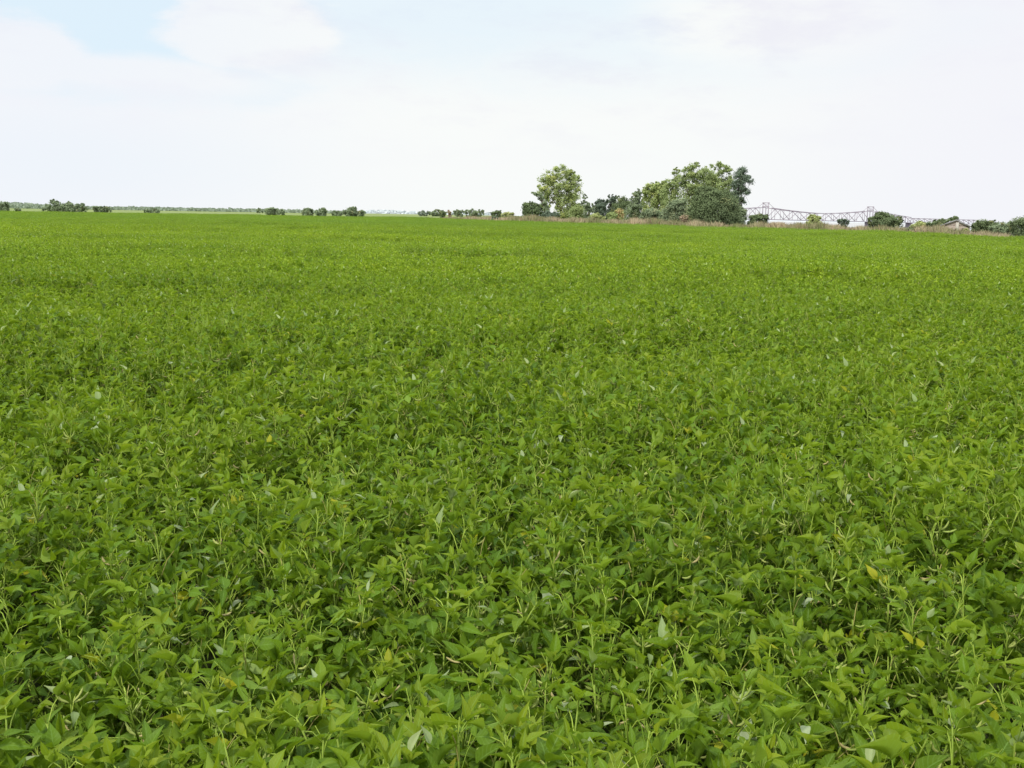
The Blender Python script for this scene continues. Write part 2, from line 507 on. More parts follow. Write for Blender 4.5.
for i, m in enumerate(mid_meshes + far1 + far2):
    so = bpy.data.objects.new('soybean_patch_source', m)      # shape source only, stands nowhere in the scene
    oi = ng.nodes.new('GeometryNodeObjectInfo'); oi.inputs['Object'].default_value = so
    oi.inputs['As Instance'].default_value = True
    cp = ng.nodes.new('FunctionNodeCompare'); cp.data_type = 'INT'; cp.operation = 'EQUAL'
    ng.links.new(va, cp.inputs[2]); cp.inputs[3].default_value = i
    ip = ng.nodes.new('GeometryNodeInstanceOnPoints')
    ng.links.new(gi.outputs[0], ip.inputs['Points']); ng.links.new(cp.outputs[0], ip.inputs['Selection'])
    ng.links.new(oi.outputs['Geometry'], ip.inputs['Instance'])
    ng.links.new(cx.outputs[0], ip.inputs['Rotation']); ng.links.new(sa_, ip.inputs['Scale'])
    ng.links.new(ip.outputs[0], jn.inputs[0])
ng.links.new(jn.outputs[0], go.inputs[0])
md = crop.modifiers.new('scatter', 'NODES'); md.node_group = ng
# ------------------------------------------------------------------ ground, water
def sm(a, b, x): 
    t = np.clip((x - a) / (b - a), 0, 1); return t * t * (3 - 2 * t)
WATER = -8.0
def ground_z(x, y):
    px = 512 + F * x / np.maximum(y, 1.0)
    e = np.interp(px, EX, EZ)
    past = y - e
    z = -11.0 * sm(24, 85, past) * sm(690, 760, px + 0.0)
    z = np.where(y < 20, 0, z)
    z = z + sm(5200, 5600, y) * 11.5 * sm(690, 760, px)
    return z
axx = np.concatenate([-np.geomspace(9000, 60, 60), np.linspace(-57, 57, 39), np.geomspace(60, 9000, 150)])
ayy = np.concatenate([np.array([-3000, -600, -100, -20]), np.linspace(0, 320, 107), np.geomspace(330, 14000, 70)])
X, Yg = np.meshgrid(axx, ayy)
Z = ground_z(X, Yg)
V = np.stack([X.ravel(), Yg.ravel(), Z.ravel()], 1)
nx, ny = len(axx), len(ayy)
ii = (np.arange(ny - 1)[:, None] * nx + np.arange(nx - 1)[None]).ravel()
Fq = np.stack([ii, ii + 1, ii + nx + 1, ii + nx], 1)
N = NT('ground_soil')
geo = N.n('ShaderNodeNewGeometry'); pos = geo.outputs['Position']
sp = N.n('ShaderNodeSeparateXYZ'); N.t.links.new(pos, sp.inputs[0])
soil = N.mix((.030, .045, .014), (.065, .075, .028), N.noise(pos, 6, 6, .6))
soil = N.mix(soil, (.05, .09, .018), N.ramp(sp.outputs[1], 12, 60))
mpp = N.n('ShaderNodeMapping', inp={'Scale': (.25, 1, 1)}); N.t.links.new(pos, mpp.inputs[0])
grassc = N.mix((.135, .205, .05), (.24, .25, .11), N.ramp(N.noise(mpp.outputs[0], .03, 5, .6), .35, .65))
col = N.mix(soil, grassc, N.ramp(sp.outputs[1], 60, 90))
col = N.mix(col, (.50, .53, .54), N.ramp(sp.outputs[1], 1500, 5000))  # distance haze painted into the far ground colour
pr = N.n('ShaderNodeBsdfPrincipled', inp={'Base Color': col, 'Roughness': .95, 'Specular IOR Level': .1})
bp_ = N.n('ShaderNodeBump', inp={'Strength': .6, 'Distance': .05, 'Height': N.noise(pos, 12, 5)})
N.t.links.new(bp_.outputs[0], pr.inputs['Normal'])
M_ground = N.out(pr.outputs[0])
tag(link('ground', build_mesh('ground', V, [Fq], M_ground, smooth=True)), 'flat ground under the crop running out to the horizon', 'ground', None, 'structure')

N = NT('river_water')
geo = N.n('ShaderNodeNewGeometry')
bp_ = N.n('ShaderNodeBump', inp={'Strength': .25, 'Distance': .3, 'Height': N.noise(geo.outputs['Position'], .4, 4)})
pr = N.n('ShaderNodeBsdfPrincipled', inp={'Base Color': (.36, .36, .34, 1), 'Roughness': .22, 'IOR': 1.33})
N.t.links.new(bp_.outputs[0], pr.inputs['Normal'])
M_water = N.out(pr.outputs[0])
wv = np.array([[-50, 60, WATER], [3200, 60, WATER], [8000, 5600, WATER], [300, 5600, WATER]], float)
tag(link('river', build_mesh('river', wv, [np.array([[0, 1, 2, 3]])], M_water)), 'pale river behind the field on the right, under the bridge', 'river', None, 'structure')

# ------------------------------------------------------------------ trees and bushes
M_bark = tint_material('bark', (.10, .08, .06), (.17, .14, .11), nscale=3)
FM = {  # tree and bush colours lifted pale: aerial haze painted in
 'light':  foliage_material('leaves_light',  (0.310, 0.372, 0.150), (0.437, 0.513, 0.200), (0.557, 0.571, 0.196), .30),
 'tree':   foliage_material('leaves_tree',   (0.258, 0.316, 0.139), (0.358, 0.434, 0.178), (0.477, 0.523, 0.190), .28),
 'grey':   foliage_material('leaves_grey',   (0.220, 0.271, 0.163), (0.286, 0.355, 0.201), (0.365, 0.358, 0.196), .25),
 'dark':   foliage_material('leaves_dark',   (0.139, 0.181, 0.133), (0.184, 0.236, 0.161), (0.231, 0.262, 0.155), .2),
 'bush':   foliage_material('leaves_bush',   (0.151, 0.196, 0.104), (0.205, 0.261, 0.125), (0.292, 0.291, 0.135), .25),
 'olive':  foliage_material('leaves_olive',  (0.346, 0.387, 0.166), (0.473, 0.523, 0.213), (0.602, 0.415, 0.230), .28),
 'brown':  foliage_material('leaves_brown',  (0.332, 0.266, 0.187), (0.445, 0.354, 0.238), (0.501, 0.343, 0.225), .2),
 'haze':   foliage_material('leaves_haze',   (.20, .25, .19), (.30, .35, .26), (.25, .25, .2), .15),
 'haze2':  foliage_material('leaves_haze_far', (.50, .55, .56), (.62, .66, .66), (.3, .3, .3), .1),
}
def crown(blobs, Y, leaf_px, clump_n, leaves_n, r, holes=0.0, yl=.06, ground_base=0.0, ground=False, spread=.2):
    """blobs in picture pixels (cx, cy, rx, ry[, depth offset m]) at depth Y -> leaf cards filling real ellipsoids"""
    px = Y / F
    B, S, T, Dn = [], [], [], []
    if ground:                                        # ragged outline: small shoots and side lobes
        ex = []
        for b in blobs:
            for _ in range(3):
                a = r.uniform(-.2, 3.34); q = r.uniform(.22, .42)
                ex.append((b[0] + math.cos(a) * b[2] * .76, b[1] - math.sin(a) * b[3] * r.uniform(.6, .85), b[2] * q, b[3] * q * r.uniform(.8, 1.5)) + tuple(b[4:]))
        blobs = [(b[0], b[1] + .06 * b[3], b[2] * .93, b[3] * .92) + tuple(b[4:]) for b in blobs] + ex
    tot = sum(b[2] * b[3] for b in blobs)
    for b in blobs:
        c = np.array(at(b[0], b[1], Y + (b[4] if len(b) > 4 else 0)))
        rx, rz = b[2] * px, b[3] * px; ry = (rx + min(rx, rz * 1.5)) / 2
        rad = np.array([rx, ry, rz])
        nc = max(3, int(clump_n * b[2] * b[3] / tot))
        u = nrm(r.normal(size=(nc, 3)))
        if not ground: u[:, 2] = np.where(u[:, 2] < -.5, -u[:, 2], u[:, 2])
        rr = r.random(nc) ** .33
        rr *= r.uniform(.86, 1.06, nc)
        cc = c + u * rad * rr[:, None]
        cr = spread * min(rx, rz) * r.uniform(.6, 1.25, nc) + .02 * rx
        if holes: 
            keep = r.random(nc) > holes * (rr > .3); cc, cr, rr, u = cc[keep], cr[keep], rr[keep], u[keep]; nc = len(cc)
        cb = np.clip(.38 + .30 * u[:, 2] - .12 * u[:, 0] + r.normal(0, .17, nc) + .12 * (rr - .6), 0, 1)  # tops and left sides lighter: sun shading painted into the leaf tint
        cy = (r.random(nc) < yl) * r.uniform(.3, .8, nc)
        k = leaves_n
        lp = np.repeat(cc, k, 0) + r.normal(size=(nc * k, 3)) * np.repeat(cr, k)[:, None] * np.array([.62, .62, .48])
        B.append(lp); S.append(np.full(nc * k, leaf_px * px) * r.uniform(.6, 1.3, nc * k))
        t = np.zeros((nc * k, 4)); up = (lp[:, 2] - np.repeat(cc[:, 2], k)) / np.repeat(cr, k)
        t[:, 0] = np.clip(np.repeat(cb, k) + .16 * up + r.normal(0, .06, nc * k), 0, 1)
        t[:, 1] = np.repeat(cy, k); t[:, 3] = 1
        T.append(t); Dn.append(nrm(np.repeat(u, k, 0) * .8 + [0, 0, .5] + r.normal(0, .7, (nc * k, 3))))
    B = np.concatenate(B); S = np.concatenate(S); T = np.concatenate(T); Dn = np.concatenate(Dn)
    if ground:                                    # a bush is leafy right down to the ground
        zc = np.median(B[:, 2]); zl = np.percentile(B[:, 2], 2); lo = B[:, 2] < zc
        B[lo, 2] = zc - (zc - B[lo, 2]) * (zc - ground_base) / max(zc - zl, .05)
    low = B[:, 2] < (ground_base - .1 if ground else -90)
    B[low, 2] = ground_base
    low = B[:, 2] < -90
    B[low, 2] = np.abs(B[low, 2]) * .5 + .03
    n = len(B)
    a = nrm(np.cross(Dn, nrm(r.normal(size=(n, 3))))); b2 = np.cross(Dn, a)
    s = S[:, None]
    V = np.stack([B - a * s * .6, B - b2 * s * .35, B + a * s * .6, B + b2 * s * .35 + Dn * s * .15], 1).reshape(-1, 3)
    Fq = np.arange(4 * n).reshape(n, 4)
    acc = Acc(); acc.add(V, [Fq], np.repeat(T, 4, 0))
    return acc, B

def trunk_mesh(base, targets, r0, r, lean=None, fork=.35):
    """tapered trunk forking into limbs that reach the crown clumps"""
    base = np.array(base, float); a = Acc()
    top = np.mean(targets, axis=0)
    fk = base + (top - base) * fork + np.array([0, 0, 0])
    if lean is not None: fk = np.array(lean, float)
    n = 4; prev = base - np.array([0, 0, .1]); rp = r0
    for i in range(1, n + 1):
        q = base + (fk - base) * i / n + r.normal(0, r0 * .25, 3) * np.array([1, 1, 0]); rn = r0 * (1 - .4 * i / n)
        V, f, c = tubes(prev[None], q[None], rp, rn, 8); a.add(V, [f, c], (r.random(), 0, 0, 1)); prev, rp = q, rn
    for tg in targets:
        tg = np.array(tg, float); p0, rr = prev.copy(), rp * .6
        for i in range(1, 6):
            t = i / 5
            q = prev + (tg - prev) * t + np.array([0, 0, 1]) * np.linalg.norm(tg - prev) * .10 * math.sin(t * 3.14) + r.normal(0, r0 * .3, 3)
            r2 = rp * .6 * (1 - .8 * t)
            V, f, c = tubes(p0[None], q[None], rr, r2, 6); a.add(V, [f, c], (r.random(), 0, 0, 1))
            if i in (2, 3, 4):
                for _ in range(2):
                    e = q + r.normal(0, 1, 3) * np.linalg.norm(tg - prev) * .09 + np.array([0, 0, .05 * np.linalg.norm(tg - prev)])
                    V, f, c = tubes(q[None], e[None], r2 * .55, r2 * .12, 5); a.add(V, [f], (r.random(), 0, 0, 1))
            p0, rr = q, r2
    return a

PLANT_SEED = [500]
def plant(name, label, cat, Y, blobs, mat, base_px, clumps=60, leaves=45, leaf_px=1.5, trunk=.15, holes=0, yl=.06, fork=.35, lean=None, group=None, spread=.2, low=None, ntarget=5):
    PLANT_SEED[0] += 1
    leaf_px *= .82; leaves = int(leaves * 1.35)
    if base_px < 380: mat = 'grey'  # left horizon plants take paler leaves, haze put into their colour
    r = np.random.default_rng(PLANT_SEED[0])
    b = at(base_px, 220, Y); b.z = float(ground_z(np.array(b.x), np.array(Y)))
    if base_px < 380 and cat == 'bush':
        blobs = [(q[0], q[1] + q[3] * .15, q[2], q[3] * .85) for q in blobs]
    acc, B = crown(blobs, Y, leaf_px, int(clumps * (1.9 if clumps < 70 else 1.3)), leaves, r, holes, yl, ground=(cat == 'bush' if low is None else low), ground_base=b.z, spread=max(spread, .3) if cat == 'bush' else spread)
    low = B[:, 2].min()
    t = thing(name, label, cat, b, group)
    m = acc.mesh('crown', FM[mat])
    o = link('crown', m, t); o.matrix_parent_inverse = Matrix.Translation(-b)
    idx = r.choice(len(B), ntarget, replace=False)
    tg = B[idx]
    if len(blobs) > 1:
        tg = np.concatenate([tg, [np.array(at(q[0], q[1], Y + (q[4] if len(q) > 4 else 0))) for q in blobs[:6]]])
    if lean is not None: lean = at(lean[0], lean[1], Y)
    ta = trunk_mesh(b, tg, trunk, r, lean, fork)
    o = link('trunk' if cat == 'tree' else 'stems', ta.mesh('trunk', M_bark, smooth=True), t)
    o.matrix_parent_inverse = Matrix.Translation(-b)
    return t

# --- left horizon bushes
plant('bush', 'dark green bush cut by the left edge of the photo', 'bush', 308, [(-2, 205, 10, 6.5), (4, 206, 7, 5)], 'bush', 0, 40, 40)
plant('bush', 'very small low bush just right of the bush cut by the left edge', 'bush', 308, [(17, 209.8, 5, 1.8)], 'bush', 17, 12, 40)
plant('bush', 'largest dark bush on the left horizon, wide with a ragged top', 'bush', 304,
      [(55, 205.5, 9, 7), (66, 206, 11, 6.5), (77, 207, 8, 6), (48, 208.5, 6, 4), (84, 209, 5, 3.5), (54, 201, 3, 3)], 'dark', 64, 110, 55, 1.4)
plant('bush', 'small dark bush just right of the largest bush on the left horizon', 'bush', 308, [(99, 208.5, 5, 3.6), (105, 209, 6, 3.2)], 'dark', 102, 40, 40)
plant('bush', 'tiny low dark bush alone, midway along the left horizon', 'bush', 311, [(149, 211, 5, 2.0), (155, 210.6, 4.5, 2.6)], 'dark', 152, 30, 30)
plant('bush', 'tiny dark shrub left beside the rounded green bush on the left horizon', 'bush', 900, [(259, 209.6, 3.5, 1.8)], 'dark', 259, 10, 30)
plant('bush', 'rounded green bush, leftmost of the row of bushes left of centre', 'bush', 301, [(271, 210.5, 6, 4.3), (279, 211, 5.5, 3.6)], 'bush', 274, 50, 45)
plant('bush', 'dark green bush, left one of a close pair left of centre', 'bush', 297, [(308, 211, 6.5, 4.0)], 'bush', 308, 36, 45)
plant('bush', 'dark green bush, right one of a close pair left of centre', 'bush', 297, [(321, 211.4, 6.2, 3.6), (323, 209.4, 3, 2.4)], 'dark', 321, 36, 45)
plant('bush', 'low grey bush between the close pair of bushes and the taller green bush', 'bush', 297, [(337, 212.8, 5.5, 2.4)], 'grey', 337, 22, 40)
plant('bush', 'taller green bush, rightmost of the row left of centre', 'bush', 294,
      [(351, 211, 7.5, 4.6), (353, 208.6, 4, 3), (361, 212, 4, 3)], 'bush', 353, 60, 45)
# --- middle distant trees
FT = 'distant low trees on the horizon left of the tall pale tree'
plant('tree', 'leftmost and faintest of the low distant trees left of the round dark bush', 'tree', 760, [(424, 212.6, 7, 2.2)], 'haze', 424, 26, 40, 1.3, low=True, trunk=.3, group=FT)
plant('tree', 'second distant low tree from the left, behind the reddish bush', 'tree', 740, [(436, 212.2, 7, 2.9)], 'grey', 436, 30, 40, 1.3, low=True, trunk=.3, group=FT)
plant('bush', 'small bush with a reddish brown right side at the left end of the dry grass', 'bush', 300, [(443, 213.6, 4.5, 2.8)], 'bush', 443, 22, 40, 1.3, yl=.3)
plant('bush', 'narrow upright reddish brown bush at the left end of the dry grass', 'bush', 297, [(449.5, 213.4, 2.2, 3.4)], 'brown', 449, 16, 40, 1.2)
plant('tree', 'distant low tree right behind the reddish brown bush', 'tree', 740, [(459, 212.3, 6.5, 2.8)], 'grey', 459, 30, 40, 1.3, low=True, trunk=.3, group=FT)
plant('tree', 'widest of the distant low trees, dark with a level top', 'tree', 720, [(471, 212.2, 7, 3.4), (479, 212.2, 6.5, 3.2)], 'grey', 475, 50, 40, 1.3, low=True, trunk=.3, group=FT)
plant('bush', 'small green bush in the dry grass left of the round dark bush', 'bush', 240, [(496, 213.6, 5.4, 3.3)], 'bush', 496, 36, 40, 1.3)
plant('bush', 'low yellowish bush between the small green bush and the round dark bush', 'bush', 236, [(508, 214.6, 7, 2.6)], 'olive', 508, 30, 40, 1.3)
plant('bush', 'tiny dark shrub low at the edge of the crop below the small green bush', 'bush', 205, [(495, 218.0, 4.5, 1.4)], 'dark', 495, 12, 40, 1.2)
# --- the grove
plant('bush', 'round dark bush with a flat top left of the tall pale tree', 'bush', 285,
      [(531, 210, 9, 7), (526, 208, 6, 5), (537, 210, 7, 6), (532, 205.5, 6.5, 3.2)], 'bush', 531, 110, 60, 1.4)
plant('bush', 'very small green shrub at the foot of the round dark bush', 'bush', 270, [(533.5, 217.5, 3.6, 2.2)], 'bush', 533, 16, 50, 1.2)
plant('tree', 'tall pale green tree with an open crown standing apart on the left of the grove', 'tree', 275,
      [(561, 172, 11, 8), (548, 178, 9, 8), (574, 180, 9, 9), (543, 190, 8, 7), (558, 188, 14, 11), (573, 193, 9, 9),
       (548, 201, 6, 6), (566, 204, 12, 10), (563, 212, 10, 7), (577, 205, 6, 6)], 'light', 562, 420, 46, 1.35, low=True, trunk=.5, holes=.12, yl=.12, fork=.3, spread=.26)
plant('tree', 'thin dark leaning tree at the left side of the tall pale tree', 'tree', 268,
      [(534, 194, 3.2, 1.8), (539, 195.5, 3.5, 2), (541, 199, 3, 2.5), (544, 204, 3.4, 3), (546, 208, 3, 3)], 'grey', 547, 46, 34, 1.2, trunk=.28, lean=(543, 204), spread=.4)
plant('bush', 'low dark bush under the left side of the tall pale tree', 'bush', 262, [(548, 215, 6, 4.2), (555, 215.5, 5, 3.5)], 'dark', 550, 50, 50, 1.3)
plant('tree', 'pointed dark conifer-like tree right against the tall pale tree', 'tree', 270,
      [(585, 199, 2.8, 6), (585, 206, 5, 6), (586, 212, 7.5, 6), (592, 209, 4, 6)], 'grey', 586, 100, 50, 1.3, low=True, trunk=.25)
plant('bush', 'green bush in front of the pointed dark tree', 'bush', 262, [(577, 211.5, 7, 6.5)], 'tree', 577, 60, 50, 1.3)
plant('tree', 'dark round-topped tree, left one of two dark trees in the grove', 'tree', 262,
      [(600.5, 205, 5.6, 7), (600, 211, 6.5, 6)], 'dark', 600, 100, 55, 1.3, low=True, trunk=.25)
plant('tree', 'dark tree with a notched top, right one of two dark trees in the grove', 'tree', 262,
      [(608.5, 203, 3.6, 8), (613.5, 198, 3.4, 4), (613, 206, 5, 8), (609, 211, 5, 5)], 'dark', 610, 110, 50, 1.3, low=True, trunk=.25)
plant('bush', 'olive green bush behind the low shrubs in the middle of the grove', 'bush', 255,
      [(620, 204, 7, 8), (626, 206, 6, 7), (618, 210, 8, 6)], 'bush', 620, 110, 50, 1.3)
plant('bush', 'low yellowish shrub in front of the left dark tree', 'bush', 232, [(596, 217, 5, 3.8), (601, 218, 4, 2.6)], 'olive', 597, 44, 50, 1.3)
plant('bush', 'low green shrub in front of the olive bush', 'bush', 226, [(612, 216.5, 5.5, 4.6)], 'tree', 612, 44, 50, 1.3)
plant('bush', 'reddish green shrub right of the low green shrub', 'bush', 228, [(620, 214.5, 5.5, 5.5)], 'olive', 620, 44, 50, 1.3, yl=.5)
plant('tree', 'grey green pointed tree left of the yellow green tree', 'tree', 215,
      [(637, 196, 5.5, 8), (636, 206, 9, 9), (632, 212, 9, 7), (643, 212, 8, 7)], 'grey', 636, 170, 55, 1.3, low=True, trunk=.3)
plant('tree', 'bright yellow green tree on the left of the big grove', 'tree', 205,
      [(651, 190, 9, 8), (660, 192, 9, 9), (646, 196, 6, 7), (656, 200, 13, 10), (667, 203, 9, 10), (655, 186, 8, 5), (664, 187, 7, 7)], 'light', 655, 330, 50, 1.35, low=True, trunk=.35, yl=.12)
plant('tree', 'big broad green tree forming the top of the grove', 'tree', 195,
      [(681, 178, 11, 9), (696, 172, 12, 9), (706, 178, 12, 12), (684, 192, 16, 14), (700, 196, 18, 16), (713, 190, 12, 14), (676, 172, 5, 4), (694, 166, 8, 4), (672, 186, 10, 9), (668, 194, 9, 10)],
      'tree', 693, 460, 55, 1.35, low=True, trunk=.5, yl=.14, spread=.22)
plant('tree', 'green tree with an open top right behind the broad tree of the grove', 'tree', 205,
      [(718, 169, 10, 6.5), (727, 172, 6, 6), (716, 180, 9, 8), (722, 190, 9, 12), (726, 200, 10, 10), (729, 186, 8, 10), (731, 205, 8, 9)], 'tree', 720, 230, 45, 1.3, trunk=.35, holes=.2, yl=.1)
plant('tree', 'dark blue green tree with a ragged crown on the right of the grove', 'tree', 200,
      [(741, 175, 7, 7), (746, 181, 6.5, 6), (738, 186, 7, 7), (744, 192, 6, 5), (735, 196, 6, 6), (741, 201, 4, 4), (739, 208, 3.5, 4)],
      'dark', 733, 190, 46, 1.3, trunk=.3, holes=.12, spread=.3)
plant('bush', 'grey green bush at the foot of the yellow green tree', 'bush', 172,
      [(652, 214, 8, 7), (661, 216, 8, 5.5), (646, 216, 6, 5)], 'grey', 655, 130, 55, 1.4)
plant('bush', 'grey bush with dry patches under the middle of the grove', 'bush', 160,
      [(673, 211, 10, 10), (684, 214, 9, 8), (678, 205, 8, 7)], 'grey', 677, 170, 55, 1.4, yl=.25)
plant('bush', 'huge dark dome shaped bush at the front of the grove', 'bush', 146,
      [(714, 208, 22, 17), (706, 202, 14, 13), (724, 205, 14, 15), (697, 213, 10, 10), (733, 214, 9, 10), (712, 194, 12, 8)],
      'bush', 714, 520, 62, 1.4, trunk=.25, yl=.08)
plant('bush', 'pale low bush at the right foot of the dome shaped bush', 'bush', 150, [(741, 216, 6.5, 7), (736, 210, 5, 7)], 'grey', 740, 80, 50, 1.4)
plant('bush', 'low dry greyish bush at the left foot of the dome shaped bush', 'bush', 148, [(688, 219.5, 9, 4)], 'brown', 688, 60, 50, 1.3)
# --- along the river
plant('bush', 'rounded dark green bush in front of the left bridge tower', 'bush', 146,
      [(757, 219, 9, 5.5), (763, 219, 6.5, 5), (751, 221, 5, 4)], 'bush', 757, 100, 55, 1.4)
plant('bush', 'bright green rounded bush in front of the middle of the bridge', 'bush', 132, [(813, 221, 7.5, 5.2), (812, 217.6, 5, 3)], 'olive', 813, 90, 50, 1.4, yl=.02)
plant('bush', 'small dark fan shaped bush below the bridge deck between the two rounded bushes', 'bush', 124,
      [(841, 221, 3.5, 2.2), (846, 221, 3.2, 2.2), (843.5, 224, 3, 3)], 'dark', 843, 36, 42, 1.3)
plant('bush', 'large dark rounded bush right beside the right bridge tower', 'bush', 118,
      [(884, 220, 12, 7.5), (893, 223, 10, 6.5), (874, 222, 6, 6), (881, 215.5, 7, 4)], 'bush', 884, 180, 55, 1.5)
plant('bush', 'small dark bush low at the crop edge right of the large rounded bush', 'bush', 96, [(909, 231, 5.5, 3.4)], 'bush', 909, 36, 50, 1.4)
plant('bush', 'olive bush between the large rounded bush and the hut', 'bush', 112, [(922, 226, 8, 4.4), (916, 227, 6, 3)], 'olive', 922, 80, 50, 1.4)
plant('bush', 'dark green bush left beside the hut', 'bush', 108, [(934, 226, 6.5, 5.6), (940, 224, 5, 4.5)], 'bush', 936, 90, 50, 1.4)
plant('bush', 'green bush whose top shows above the hut roof', 'bush', 150, [(948, 221.5, 8, 3.5), (954, 219, 6, 2.8), (940, 224, 8, 4)], 'bush', 949, 80, 50, 1.4)
plant('bush', 'small green bush in the dry grass right of the hut', 'bush', 92, [(966, 232, 5, 3.2)], 'olive', 966, 30, 50, 1.3)
plant('bush', 'reddish brown low bush in the grass in front of the hut', 'bush', 92, [(950, 233, 3, 2)], 'brown', 950, 16, 50, 1.3)
plant('bush', 'dark wide bush, leftmost of the three at the right edge', 'bush', 98,
      [(981, 226, 9, 6.5), (990, 227, 9, 6.5), (978, 230, 6, 4)], 'bush', 984, 150, 50, 1.5)
plant('bush', 'grey green bush, middle one of the three at the right edge', 'bush', 92,
      [(1003, 228, 9, 6.5), (996, 230, 7, 5), (1010, 228, 7, 6)], 'grey', 1003, 150, 50, 1.5)
plant('bush', 'tallest dark bush cut by the right edge of the photo', 'bush', 88,
      [(1020, 226, 9, 9), (1032, 225, 12, 11), (1044, 228, 10, 9)], 'bush', 1030, 260, 50, 1.5)

# far-off wood on the left horizon: one mass
def far_wood(name, label, Y, prof, mat, seed, dens, leaf_px):
    r = np.random.default_rng(seed); px_ = Y / F
    V, T = [], []
    xs = np.arange(prof[0][0], prof[-1][0], dens)
    for x in xs:
        top = np.interp(x, [p[0] for p in prof], [p[1] for p in prof]) + r.normal(0, .35)
        hz = HX0 + HSL * x
        bot = hz + CAM_H * F / Y
        n_ = 14
        for _ in range(n_):
            py = r.uniform(top, bot); w = leaf_px * r.uniform(.6, 1.4)
            c = np.array(at(x + r.normal(0, dens), py, Y + r.uniform(-40, 40)))
            a = np.array([1, r.normal(0, .5), r.normal(0, .3)]) * w * px_ * .5
            b = np.array([r.normal(0, .2), r.normal(0, .4), 1]) * w * px_ * .38
            V += [c - a, c - b, c + a, c + b]; tt = np.clip(r.normal(.5, .25), 0, 1); T += [[tt, 0, 0, 1]] * 4
    V = np.array(V); V[:, 2] = np.maximum(V[:, 2], -.2)
    acc = Acc(); acc.add(V, [np.arange(len(V)).reshape(-1, 4)], np.array(T))
    return tag(link(name, acc.mesh(name, FM[mat])), label, 'wood', None, 'stuff')
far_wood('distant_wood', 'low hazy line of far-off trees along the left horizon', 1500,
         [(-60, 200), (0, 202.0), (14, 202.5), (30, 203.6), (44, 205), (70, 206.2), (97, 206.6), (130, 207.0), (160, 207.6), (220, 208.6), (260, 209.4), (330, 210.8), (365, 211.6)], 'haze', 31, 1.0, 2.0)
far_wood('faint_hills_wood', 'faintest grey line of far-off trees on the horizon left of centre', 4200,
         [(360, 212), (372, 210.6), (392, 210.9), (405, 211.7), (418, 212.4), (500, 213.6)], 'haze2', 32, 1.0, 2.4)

# ------------------------------------------------------------------ dry grass strip
M_dry = tint_material('dry_grass', (.22, .24, .10), (.50, .41, .27), (.34, .22, .15), rough=.9, nscale=.3)
r = np.random.default_rng(900)
nT = 15000
pxs = r.uniform(425, 1090, nT)
Ys = np.interp(pxs, EX, EZ) + 1.0 + 16 * r.random(nT) ** 1.3 * np.interp(pxs, [425, 550, 1024], [4.5, 2.2, 1.0])
hz = HX0 + HSL * pxs
hmax = np.interp(pxs, [425, 450, 500, 600, 700, 760, 850, 950, 1024], [.7, 1.3, 1.6, 1.65, 1.45, 1.38, 1.35, 1.25, .9])
n1 = np.sin(pxs * .11) + np.sin(pxs * .047 + 2) + np.sin(pxs * .31 + 1)
xs = (pxs - 512) / F * Ys
kb = 9
bx = np.repeat(xs, kb) + r.normal(0, .25, nT * kb); by = np.repeat(Ys, kb) + r.normal(0, .25, nT * kb)
bz = np.maximum(ground_z(bx, by), -3)
hh = np.repeat(hmax * r.uniform(.5, 1.05, nT) * (1 + .10 * n1), kb) * r.uniform(.6, 1.1, nT * kb)
w = .035 * np.repeat(Ys / 100, kb) * r.uniform(.6, 1.6, nT * kb)
ang = r.uniform(0, 3.14, nT * kb)
sx, sy = np.cos(ang) * w, np.sin(ang) * w
lx, ly = r.normal(0, .2, nT * kb) * hh, r.normal(0, .2, nT * kb) * hh
V = np.stack([np.stack([bx - sx, by - sy, bz], 1), np.stack([bx + sx, by + sy, bz], 1),
              np.stack([bx + lx * .4 + sx * .8, by + ly * .4 + sy * .8, bz + hh * .6], 1),
              np.stack([bx + lx, by + ly, bz + hh], 1),
              np.stack([bx + lx * .4 - sx * .8, by + ly * .4 - sy * .8, bz + hh * .6], 1)], 1).reshape(-1, 3)
T = np.zeros((nT, 4)); T[:, 3] = 1
T[:, 0] = np.clip(.45 + .28 * np.sin(pxs * .09 + 1.3) + .2 * np.sin(pxs * .23) + r.normal(0, .22, nT), 0, 1)
T[:, 1] = (r.random(nT) < .16) * r.uniform(.3, .9, nT)
acc = Acc(); acc.add(V, [np.arange(len(V)).reshape(-1, 5)], np.repeat(T, kb * 5, 0))
tag(link('dry_grass', acc.mesh('dry_grass', M_dry)), 'strip of tan dry grass and weeds along the far edge of the crop', 'grass', None, 'stuff')

# ------------------------------------------------------------------ bridge
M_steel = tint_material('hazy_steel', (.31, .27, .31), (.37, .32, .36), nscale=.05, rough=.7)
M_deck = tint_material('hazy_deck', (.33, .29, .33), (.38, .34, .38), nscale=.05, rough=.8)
T1 = np.array(at(765, 219, 1300)); T2 = np.array(at(869.5, 221.5, 1450))
T1[2] = 2.1; T2[2] = 1.1
ax = T2 - T1; SPAN = np.linalg.norm(ax[:2]); ux = np.array([ax[0], ax[1], 0]) / SPAN; vx = np.array([-ux[1], ux[0], 0])
def bp(s, w=0, z=0):            # s metres along from the left tower, z above the deck
    return T1 + ux * s + vx * w + np.array([0, 0, z - .9 * np.clip(s, -200, 900) / SPAN])
bridge = thing('steel_bridge', 'long hazy steel truss bridge with two towers crossing the river behind the trees', 'bridge', tuple(bp(0, 0, 0) - [0, 0, 10]))
def badd(name, acc, mat):
    o = link(name, acc.mesh(name, mat), bridge); o.matrix_parent_inverse = Matrix.Translation(-bridge.location); return o
W2 = 4.6
a = Acc()
s0, s1 = -300, SPAN + 330
